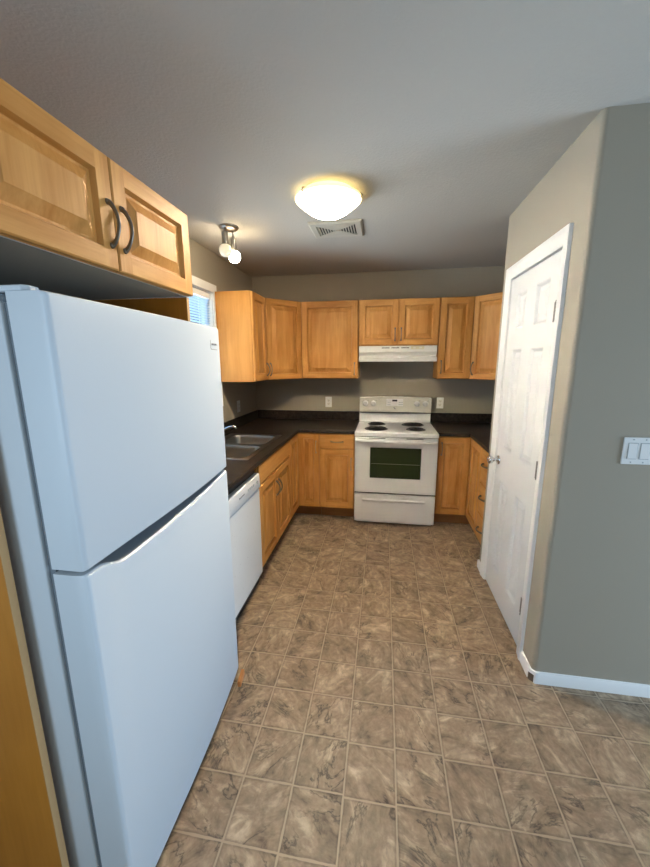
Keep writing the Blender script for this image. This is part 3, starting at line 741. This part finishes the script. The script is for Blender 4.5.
# ------------------------------------------------------------------ countertops
CT0, CT1 = 0.883, 0.914
SY0, SY1, SX0, SX1 = 2.088, 2.905, 0.085, 0.545    # sink cut-out
ctl = thing('countertop', 'dark mottled L-shaped laminate countertop holding the sink', 'countertop', (0.33, 2.6, CT0))
o = Vector((0.33, 2.6, CT0))
sl_ = M().cells([0.002, SX0, SX1, 0.640, 1.181], [1.374, SY0, SY1, YB - 0.640, YB - 0.002],
                lambda x, y: (x < 0.64 or y > YB - 0.64) and not (SX0 < x < SX1 and SY0 < y < SY1), CT0, CT1)
sl_.v = [tuple(Vector(p) - o) for p in sl_.v]
sl_.build('worktop', COUNTER, ctl, bevel=0.006, seg=3)
bs = M().cells([0.002, 0.022, 1.181], [1.374, YB - 0.022, YB - 0.002], lambda x, y: x < 0.022 or y > YB - 0.022, CT1 + 0.0005, 1.014)
bs.v = [tuple(Vector(p) - o) for p in bs.v]
bs.build('backsplash', COUNTER, ctl, bevel=0.004)
ctr = thing('countertop', 'dark mottled laminate countertop right of the stove', 'countertop', (2.4, 3.5, CT0))
o = Vector((2.4, 3.5, CT0))
sl_ = M().cells([1.946, XF2 - 0.030, XR - 0.002], [2.560, YB - 0.640, YB - 0.002], lambda x, y: x > XF2 - 0.03 or y > YB - 0.64, CT0, CT1)
sl_.v = [tuple(Vector(p) - o) for p in sl_.v]
sl_.build('worktop', COUNTER, ctr, bevel=0.006, seg=3)
bs = M().cells([1.946, XR - 0.022, XR - 0.002], [2.560, YB - 0.022, YB - 0.002], lambda x, y: x > XR - 0.022 or y > YB - 0.022, CT1 + 0.0005, 1.014)
bs.v = [tuple(Vector(p) - o) for p in bs.v]
bs.build('backsplash', COUNTER, ctr, bevel=0.004)

# ------------------------------------------------------------------ sink and faucet
sk = thing('kitchen_sink', 'stainless double bowl sink set into the dark countertop', 'sink', ((SX0 + SX1) / 2, (SY0 + SY1) / 2, CT1))
ox, oy = (SX0 + SX1) / 2, (SY0 + SY1) / 2
def rrect(x0, x1, y0, y1, r, n=6):
    P = []
    for cx, cy, a0 in ((x1 - r, y1 - r, 0), (x0 + r, y1 - r, PI / 2), (x0 + r, y0 + r, PI), (x1 - r, y0 + r, 1.5 * PI)):
        for i in range(n + 1): a = a0 + PI / 2 * i / n; P.append((cx + r * math.cos(a), cy + r * math.sin(a)))
    return P
def bowl(x0, x1, y0, y1, depth, name):
    mm = M(); levels = [(0.0, 0.0035, 0.055), (0.004, -0.002, 0.055), (0.010, -0.03, 0.055), (0.020, -depth + 0.03, 0.06), (0.045, -depth, 0.05)]
    rings = []
    for ins, z, r in levels: rings.append([(x - ox, y - oy, z) for x, y in rrect(x0 + ins, x1 - ins, y0 + ins, y1 - ins, max(0.01, r))])
    n = len(rings[0]); vs = [p for rg in rings for p in rg]; fs = []
    for k in range(len(rings) - 1):
        for i in range(n):
            j = (i + 1) % n; fs.append((k * n + i, k * n + j, (k + 1) * n + j, (k + 1) * n + i))
    fs.append(tuple((len(rings) - 1) * n + i for i in range(n)))
    b = mm.add(vs, fs).build(name, STEEL, sk, angle=60)
    sd = b.modifiers.new('thick', 'SOLIDIFY'); sd.thickness = 0.0012; sd.offset = 1
    dr_ = M().lathe([(0, 0.001), (0.012, 0.001), (0.014, 0.004), (0.042, 0.004), (0.045, 0.001)], ((x0 + x1) / 2 - ox, (y0 + y1) / 2 - oy, -depth + 0.001), seg=24)
    dr_.build('drain', CHROME, b)
B1 = (0.135, 0.522, 2.520, 2.880); B2 = (0.135, 0.522, 2.108, 2.478)
bowl(*B1, 0.17, 'bowl'); bowl(*B2, 0.17, 'bowl')
# rim deck with two bowl openings: strip mesh between outer outline and bowls
rim = M()
def ringband(outer, inner, z):
    n = len(outer); vs = [(x - ox, y - oy, z) for x, y in outer] + [(x - ox, y - oy, z) for x, y in inner]
    rim.add(vs, [(i, (i + 1) % n, n + (i + 1) % n, n + i) for i in range(n)])
ym = (B1[2] + B2[3]) / 2
for (x0, x1, y0, y1), (a0, a1) in ((B1, (ym, SY1 + 0.012)), (B2, (SY0 - 0.012, ym))):
    ringband(rrect(SX0 - 0.012, SX1 + 0.012, a0, a1, 0.012), rrect(x0, x1, y0, y1, 0.055), 0.0035)
ro = rrect(SX0 - 0.012, SX1 + 0.012, SY0 - 0.012, SY1 + 0.012, 0.012); ro2 = rrect(SX0 - 0.015, SX1 + 0.015, SY0 - 0.015, SY1 + 0.015, 0.014)
n = len(ro); rim.add([(x - ox, y - oy, 0.0035) for x, y in ro] + [(x - ox, y - oy, 0.0006) for x, y in ro2], [(i, (i + 1) % n, n + (i + 1) % n, n + i) for i in range(n)])
rim.build('rim', STEEL, sk, angle=50)
fa = thing('faucet', 'chrome single lever faucet at the back of the sink', 'faucet', (0.105, 2.52, CT1 + 0.0045))
M().lathe([(0, 0), (0.030, 0), (0.030, 0.006), (0.024, 0.012), (0.021, 0.06), (0.023, 0.085), (0.018, 0.10), (0, 0.104)], (0, 0, 0), seg=20).build('faucet_base', CHROME, fa, angle=60)
sp = [(0.0, 0, 0.055), (0.04, 0.006, 0.085), (0.09, 0.016, 0.112), (0.13, 0.022, 0.128), (0.158, 0.027, 0.133), (0.172, 0.029, 0.131), (0.178, 0.030, 0.116)]
M().tube(sp, [0.013, 0.012, 0.011, 0.0105, 0.0105, 0.0105, 0.011], 12, updir=(0, 1, 0)).build('spout', CHROME, fa, angle=60)
M().tube([(0, 0, 0.10), (-0.012, -0.03, 0.125), (-0.02, -0.075, 0.14)], [0.009, 0.008, 0.010], 10).build('lever', CHROME, fa, angle=60)

# ------------------------------------------------------------------ dishwasher
DWY0, DWY1 = 1.478, 2.084
dwh = thing('dishwasher', 'white built-in dishwasher between the fridge and the sink base', 'dishwasher', (0.3, (DWY0 + DWY1) / 2, 0))
hw = (DWY1 - DWY0) / 2
M().box(-0.27, 0.300, -hw + 0.003, hw - 0.003, 0.02, 0.879).build('body', BLACK, dwh)
M().box(0.301, 0.330, -hw + 0.002, hw - 0.002, 0.100, 0.722).build('door', WHITE, dwh, bevel=0.005)
cp = M().prism([(0.301, 0.728), (0.334, 0.728), (0.338, 0.736), (0.333, 0.824), (0.326, 0.830), (0.301, 0.830)], 'y', -hw + 0.002, hw - 0.002)
cpo = cp.build('control_panel', WHITE, dwh, bevel=0.003)
for i in range(4):
    yy = 0.09 + i * 0.030
    M().box(0.3345, 0.3368, yy - 0.010, yy + 0.010, 0.776, 0.790).build('button', SEAM, cpo)
M().lathe([(0, 0), (0.012, 0), (0.011, 0.004), (0, 0.005)], (0.3342, 0.245, 0.783), axis=(1, 0, 0), seg=14).build('button', SEAM, cpo)
M().box(0.3345, 0.3370, -0.055, 0.025, 0.779, 0.787).build('badge', GREYP, cpo)
M().box(0.25, 0.27, -hw + 0.006, hw - 0.006, 0.0, 0.098).build('kick_plate', BLACK, dwh)

# ------------------------------------------------------------------ stove
SX_, SW = 1.186, 0.756
yf = YB - 0.690
st = thing('electric_stove', 'white freestanding electric range with four coil burners', 'stove', (SX_ + SW / 2, 3.5, 0))
h = SW / 2; y0 = yf - 3.5
M().box(-h, h, y0 + 0.045, YB - 0.02 - 3.5, 0.03, 0.872).box(-h + 0.02, h - 0.02, y0 + 0.07, 0.3, 0.0, 0.03).build('body', [WHITE], st)
dg = M().box(-h + 0.002, h - 0.002, y0 + 0.034, y0 + 0.0445, 0.035, 0.870); dg.build('gap_shade_plate', BLACK, st)  # black plate put in as the shade between door, drawer and sides
# cooktop with raised lip and a sloping riser at the back
M().box(-h - 0.001, h + 0.001, y0 - 0.004, 0.245, 0.873, 0.914).build('cooktop', WHITE, st, bevel=0.008, seg=3)
M().prism([(0.2455, 0.8735), (0.2455, 0.916), (0.262, 0.930), (0.280, 1.012), (0.322, 1.012), (0.322, 0.8735)], 'x', -h + 0.004, h - 0.004).build('back_riser', WHITE, st, bevel=0.003)
# control console with a gently arched top
npt = 21; tops = []
for i in range(npt):
    u = -1 + 2 * i / (npt - 1); rr = 0.055
    zt = 1.186 - 0.010 * u * u
    tops.append((u * (h - 0.004), zt))
poly = [(-h + 0.004, 1.020), (h - 0.004, 1.020)] + tops[::-1]
con = M()
n = len(poly)
vsF = [(x, 0.247 + (z - 1.02) * 0.12, z) for x, z in poly]; vsB = [(x, 0.322, z) for x, z in poly]
con.add(vsF + vsB, [tuple(range(n)), tuple(range(n, 2 * n))] + [(i, (i + 1) % n, n + (i + 1) % n, n + i) for i in range(n)])
cono = con.build('control_console', CREAM, st, bevel=0.006, seg=3)
M().box(-h + 0.008, h - 0.008, 0.262, 0.320, 1.0125, 1.0195).build('console_gap_shade', BLACK, st)  # black filler standing in for shade in the slit under the console
def lean(mm, zc):     # follow the console's backward slope
    mm.v = [(x, y + 0.12 * (z - zc), z) for x, y, z in mm.v]; return mm
yc = lambda z: 0.247 + (z - 1.02) * 0.12
for kx in (-0.312, -0.228, 0.226, 0.312):
    k = M().lathe([(0, 0), (0.030, 0), (0.030, 0.003), (0.025, 0.005), (0.022, 0.024), (0.020, 0.027), (0, 0.028)], (kx, yc(1.115), 1.115), axis=(0, -1, 0.12), seg=24)
    k.box(kx - 0.005, kx + 0.005, yc(1.115) - 0.036, yc(1.115) - 0.020, 1.097, 1.133)
    k.build('burner_knob', WHITE, cono, angle=50)
    M().box(kx + 0.022, kx + 0.036, yc(1.147) - 0.0008, yc(1.147) + 0.001, 1.144, 1.149).build('knob_print', GREYP, cono)
lean(M().box(-0.092, 0.084, yc(1.125) - 0.0025, yc(1.125) + 0.002, 1.088, 1.163), 1.125).build('clock_panel', WHITE, cono, bevel=0.002)
lean(M().box(-0.030, 0.022, yc(1.145) - 0.0036, yc(1.145) - 0.002, 1.137, 1.156), 1.145).build('clock_display', BLACK, cono)
for kx in (-0.072, -0.054, 0.044, 0.060, 0.074):
    for kz in (1.106, 1.128): lean(M().box(kx - 0.005, kx + 0.005, yc(kz) - 0.0042, yc(kz) - 0.002, kz - 0.004, kz + 0.004), kz).build('clock_button', SEAM, cono)
M().lathe([(0, 0), (0.010, 0), (0.009, 0.0008), (0, 0.001)], (-0.003, yc(1.066) - 0.0002, 1.066), axis=(0, -1, 0.12), seg=20, sx=0.65, sy=1.6).build('brand_badge', GREYP, cono)
M().lathe([(0, 0), (0.004, 0), (0.003, 0.001), (0, 0.0012)], (-0.168, yc(1.155), 1.155), axis=(0, -1, 0.12), seg=12).build('indicator_light', GREYP, cono)
# burners: front left large, front right small, back left small, back right large
for bx_, by_, R in ((-0.185, -0.155, 0.098), (0.190, -0.150, 0.078), (-0.185, 0.120, 0.078), (0.180, 0.115, 0.098)):
    bb_ = M().lathe([(R + 0.014, 0.0015), (R + 0.012, 0.004), (R + 0.004, 0.003), (R - 0.01, 0.0012), (0.0, 0.001)], (bx_, by_, 0.9135), seg=36)
    b = bb_.build('burner', DRIP, st, angle=60)
    pts = []; turns = 4.2 if R > 0.09 else 3.4; N = 110
    for i in range(N):
        t = i / (N - 1); a = t * turns * 2 * PI; rr = 0.018 + (R - 0.020) * t
        pts.append((bx_ + rr * math.cos(a), by_ + rr * math.sin(a), 0.9215))
    M().tube(pts, 0.0048, 8, flat=1.15).build('coil', COIL, b, angle=60)
# oven door with window and handle
od = M().cells([-h + 0.002, -0.232, 0.232, h - 0.002], [0.331, 0.478, 0.772, 0.866], lambda x, z: not (-0.232 < x < 0.232 and 0.478 < z < 0.772), y0 + 0.0, y0 + 0.033, 'y')
odo = od.build('oven_door', WHITE, st, bevel=0.006, seg=3)
M().box(-0.2335, 0.2335, y0 + 0.004, y0 + 0.012, 0.4765, 0.7735).build('oven_window', OVENG, odo)
rk = M()
rk.box(-0.222, 0.222, y0 + 0.0030, y0 + 0.0039, 0.615, 0.619)
rk.build('oven_rack', RACK, odo)
hp = []
for i in range(21):
    u = -1 + 2 * i / 20
    hp.append((u * (h - 0.012), y0 - 0.012 - 0.030 * (1 - abs(u) ** 6), 0.838 - 0.004 * (1 - u * u)))
hd = M().tube(hp, [0.015] * 21, 12, flat=0.75, updir=(0, 0, 1))
for sgn in (-1, 1): hd.box(sgn * (h - 0.022) - 0.012, sgn * (h - 0.022) + 0.012, y0 - 0.016, y0 + 0.001, 0.825, 0.851)
hd.build('oven_handle', WHITE, odo, angle=50)
# vent slots above the handle
for xx in (-0.17, 0.17): M().box(xx - 0.075, xx + 0.075, y0 - 0.0008, y0 + 0.002, 0.8575, 0.8625).build('door_vent', DARK, odo)
# storage drawer with a long finger ledge
dwr = M().box(-h + 0.002, h - 0.002, y0 + 0.002, y0 + 0.033, 0.034, 0.314)
dwo = dwr.build('storage_drawer', WHITE, st, bevel=0.006, seg=3)
lp = []
M().prism([(y0 + 0.0025, 0.272), (y0 - 0.008, 0.262), (y0 - 0.009, 0.254), (y0 + 0.0025, 0.238)], 'x', -0.30, 0.285).build('finger_ledge', WHITE, dwo, bevel=0.003)

# ------------------------------------------------------------------ range hood
hx0, hx1 = 1.190, 1.934
rh = thing('range_hood', 'white under-cabinet range hood above the stove', 'range hood', ((hx0 + hx1) / 2, YB - 0.16, 1.552))
wy = YB - 0.16; hh = (hx1 - hx0) / 2
P = lambda y, z: (y - wy, z - 1.552)
yh = YU - DT
prof = [P(YB - 0.002, 1.703), P(yh + 0.004, 1.703), P(yh - 0.004, 1.645), P(yh + 0.034, 1.614), P(yh + 0.034, 1.600), P(yh - 0.014, 1.592), P(yh - 0.016, 1.555), P(yh - 0.010, 1.552), P(YB - 0.002, 1.552)]
M().prism(prof, 'x', -hh, hh).build('hood_shell', WHITE2, rh, bevel=0.002)
M().box(-hh + 0.03, hh - 0.03, P(yh + 0.03, 0)[0], P(YB - 0.04, 0)[0], -0.003, 0.0).build('hood_filter', GREYP, rh)
for gx in (-0.115, -0.022, 0.072):
    sv = M()
    for k in range(6): sv.box(gx - 0.034 + k * 0.0125, gx - 0.025 + k * 0.0125, P(yh - 0.0035, 0)[0], P(yh + 0.01, 0)[0], 1.679 - 1.552, 1.688 - 1.552)
    sv.build('vent_slot', DARK, rh)
ip = M().box(0.128, 0.250, P(yh - 0.0035, 0)[0], P(yh + 0.01, 0)[0], 1.668 - 1.552, 1.697 - 1.552).build('switch_panel', IVORY, rh)
for kx in (0.160, 0.218): M().box(kx - 0.012, kx + 0.012, P(yh - 0.008, 0)[0], P(yh - 0.003, 0)[0], 1.677 - 1.552, 1.688 - 1.552).build('rocker_switch', WHITE2, ip)

# ------------------------------------------------------------------ outlets and switch
def plate(name, label, cat, loc, rz, w, hgt, group):
    root = thing(name, label, cat, loc, rz, group)
    M().box(-w / 2, w / 2, -0.006, 0, -hgt / 2, hgt / 2).build('cover_plate', PLASTIC, root, bevel=0.003)
    return root
def outlet(label, loc, rz):
    r_ = plate('wall_outlet', label, 'outlet', loc, rz, 0.072, 0.116, 'duplex outlets above the counter')
    for s in (-1, 1):
        rc = M().prism(rrect(-0.017, 0.017, s * 0.020 - 0.0145, s * 0.020 + 0.0145, 0.008), 'y', -0.0085, -0.0055).build('receptacle', WHITE2, r_)
        sl2 = M().box(-0.008, -0.0055, -0.0089, -0.008, s * 0.020 - 0.002, s * 0.020 + 0.006).box(0.0055, 0.008, -0.0089, -0.008, s * 0.020 - 0.002, s * 0.020 + 0.006)
        sl2.lathe([(0, 0), (0.0028, 0), (0, 0.0004)], (0, -0.0085, s * 0.020 - 0.007), axis=(0, -1, 0), seg=8); sl2.build('slots', DARK, rc)
    M().lathe([(0, 0), (0.003, 0), (0.002, 0.001), (0, 0.0012)], (0, -0.006, 0), axis=(0, -1, 0), seg=10).build('screw', SEAM, r_)
outlet('white duplex outlet on the back wall left of the stove', (0.838, YB - 0.0005, 1.113), 0)
outlet('white duplex outlet on the back wall right of the stove', (2.037, YB - 0.0005, 1.118), 0)
outlet('white duplex outlet on the left wall beyond the sink', (0.0005, 3.300, 1.118), PI / 2)
swp = plate('light_switch', 'white double rocker light switch on the grey pantry wall', 'light switch', (2.494, YP - 0.0005, 1.186), 0, 0.118, 0.116, None)
for kx in (-0.023, 0.023):
    M().box(kx - 0.0185, kx + 0.0185, -0.0068, -0.0055, -0.0350, 0.0350).build('rocker_recess', SEAM, swp)
    M().prism([(-0.0066, -0.032), (-0.0105, -0.032), (-0.0075, 0.032), (-0.0066, 0.032)], 'x', kx - 0.0162, kx + 0.0162).build('rocker', PLASTIC, swp, bevel=0.001)
    for s in (-1, 1): M().lathe([(0, 0), (0.0034, 0), (0.0028, 0.001), (0, 0.0012)], (kx, -0.006, s * 0.0485), axis=(0, -1, 0), seg=10).build('screw', SEAM, swp)

# ------------------------------------------------------------------ ceiling fixtures
LX, LY_ = 1.115, 2.020
cl = thing('ceiling_light', 'lit flush mount ceiling light with frosted glass bowl', 'ceiling light', (LX, LY_, ZC))
M().lathe([(0, -0.0005), (0.138, -0.0005), (0.140, -0.008), (0.138, -0.030), (0.06, -0.034), (0, -0.034)], (0, 0, 0), seg=48).build('mounting_pan', LAMPR, cl, angle=50)  # pan emits a little, imitating the bowl's light falling on it
Rb = 0.178
outer = [(Rb, -0.036)] + [(Rb * t, -0.040 - 0.084 * (1 - t ** 2.0)) for t in [1 - i / 16 for i in range(1, 17)]]
inner = [(max(0.0, x - 0.005), z + 0.005) for x, z in outer[::-1]]
M().lathe([(Rb - 0.0005, -0.040)] + outer[1:] , (0, 0, 0), seg=56).build('glass_bowl', LAMPG, cl, angle=80)
M().lathe([(Rb - 0.001, -0.0405), (Rb + 0.004, -0.038), (Rb + 0.004, -0.032), (Rb - 0.004, -0.028), (0.1385, -0.024)], (0, 0, 0), seg=56).build('glass_rim', LAMPR, cl, angle=80)
for k in range(3):
    a = math.radians(-8 + 120 * k) + (0 if k else 0); c, s = math.cos(a), math.sin(a)
    M().tube([(c * 0.139, s * 0.139, -0.018), (c * (Rb + 0.001), s * (Rb + 0.001), -0.025), (c * (Rb + 0.009), s * (Rb + 0.009), -0.034), (c * (Rb + 0.003), s * (Rb + 0.003), -0.046)], [0.005, 0.006, 0.006, 0.005], 8).build('clip', NICKEL, cl, angle=60)

# ceiling register
vx0, vx1, vy0, vy1 = 0.915, 1.272, 2.415, 2.715
cv_ = thing('ceiling_vent', 'white louvred air vent in the ceiling behind the lamp', 'vent', ((vx0 + vx1) / 2, (vy0 + vy1) / 2, ZC))
a, b = (vx1 - vx0) / 2, (vy1 - vy0) / 2
M().box(-a + 0.05, a - 0.05, -b + 0.05, b - 0.05, -0.0025, -0.0005).build('duct_shade_plate', DARK, cv_)  # flat plate coloured as the shade of an open duct
rings = [(0.0, -0.0005), (0.0, -0.006), (0.012, -0.014), (0.045, -0.014), (0.050, -0.004)]
fm = M(); vs = []
for d, z in rings: vs += [(-a + d, -b + d, z), (a - d, -b + d, z), (a - d, b - d, z), (-a + d, b - d, z)]
fs = []
for k in range(len(rings) - 1):
    for i in range(4): j = (i + 1) % 4; fs.append((k * 4 + i, k * 4 + j, (k + 1) * 4 + j, (k + 1) * 4 + i))
fm.add(vs, fs).build('frame', VENTM, cv_, angle=20)
lv = M(); ia, ib = a - 0.050, b - 0.050
for k in range(6):                               # slats parallel to the sides, shorter towards the middle
    t = (k + 0.5) / 6.5; L = ib * (1 - t) + 0.004
    for s in (-1, 1):
        xx = s * (ia - 0.002 - t * (ia - 0.01))
        lv.prism([(xx - 0.004, -0.004), (xx + 0.002, -0.004), (xx + 0.004, -0.0145), (xx - 0.004, -0.0145)], 'y', -L, L)
for s in (-1, 1):                                # plain triangles front and back
    lv.prism([(-ia, s * ib), (ia, s * ib), (0.010, s * 0.004), (-0.010, s * 0.004)], 'z', -0.0145, -0.009)
lv.build('louvres', VENTM, cv_)

# two-head spot light near the window
tl = thing('spot_light', 'nickel two head ceiling spot light, lit, near the sink window', 'spot light', (0.372, 2.405, ZC))
M().lathe([(0, -0.0005), (0.066, -0.0005), (0.066, -0.006), (0.058, -0.016), (0.035, -0.022), (0, -0.024)], (0, 0, 0), seg=32, sx=1.0, sy=1.0).build('canopy', NICKEL, tl, angle=50)
def head(p, drop, d, mat):
    p = Vector(p); d = Vector(d).normalized()
    q = p + Vector((0, 0, -drop))
    arm = M().tube([p, p + Vector((0, 0, -drop * 0.6)), q + d * 0.012], 0.0065, 10).build('arm', NICKEL, tl, angle=60)
    M().lathe([(0, 0), (0.017, 0.001), (0.0205, 0.008), (0.0205, 0.078), (0.018, 0.084), (0.0, 0.085)], q, axis=d, seg=24).build('socket', NICKEL, arm, angle=50)
    M().lathe([(0.0, 0.0855), (0.024, 0.0855), (0.036, 0.094), (0.042, 0.112), (0.040, 0.134), (0.030, 0.152), (0.014, 0.160), (0.0, 0.161)], q, axis=d, seg=28).build('glass_shade', mat, arm, angle=70)
head((-0.020, -0.025, -0.015), 0.018, (0.0, 0.0, -1), SPOTDIM)
head((0.006, 0.052, -0.015), 0.036, (-0.04, 0.20, -1), SPOTON)
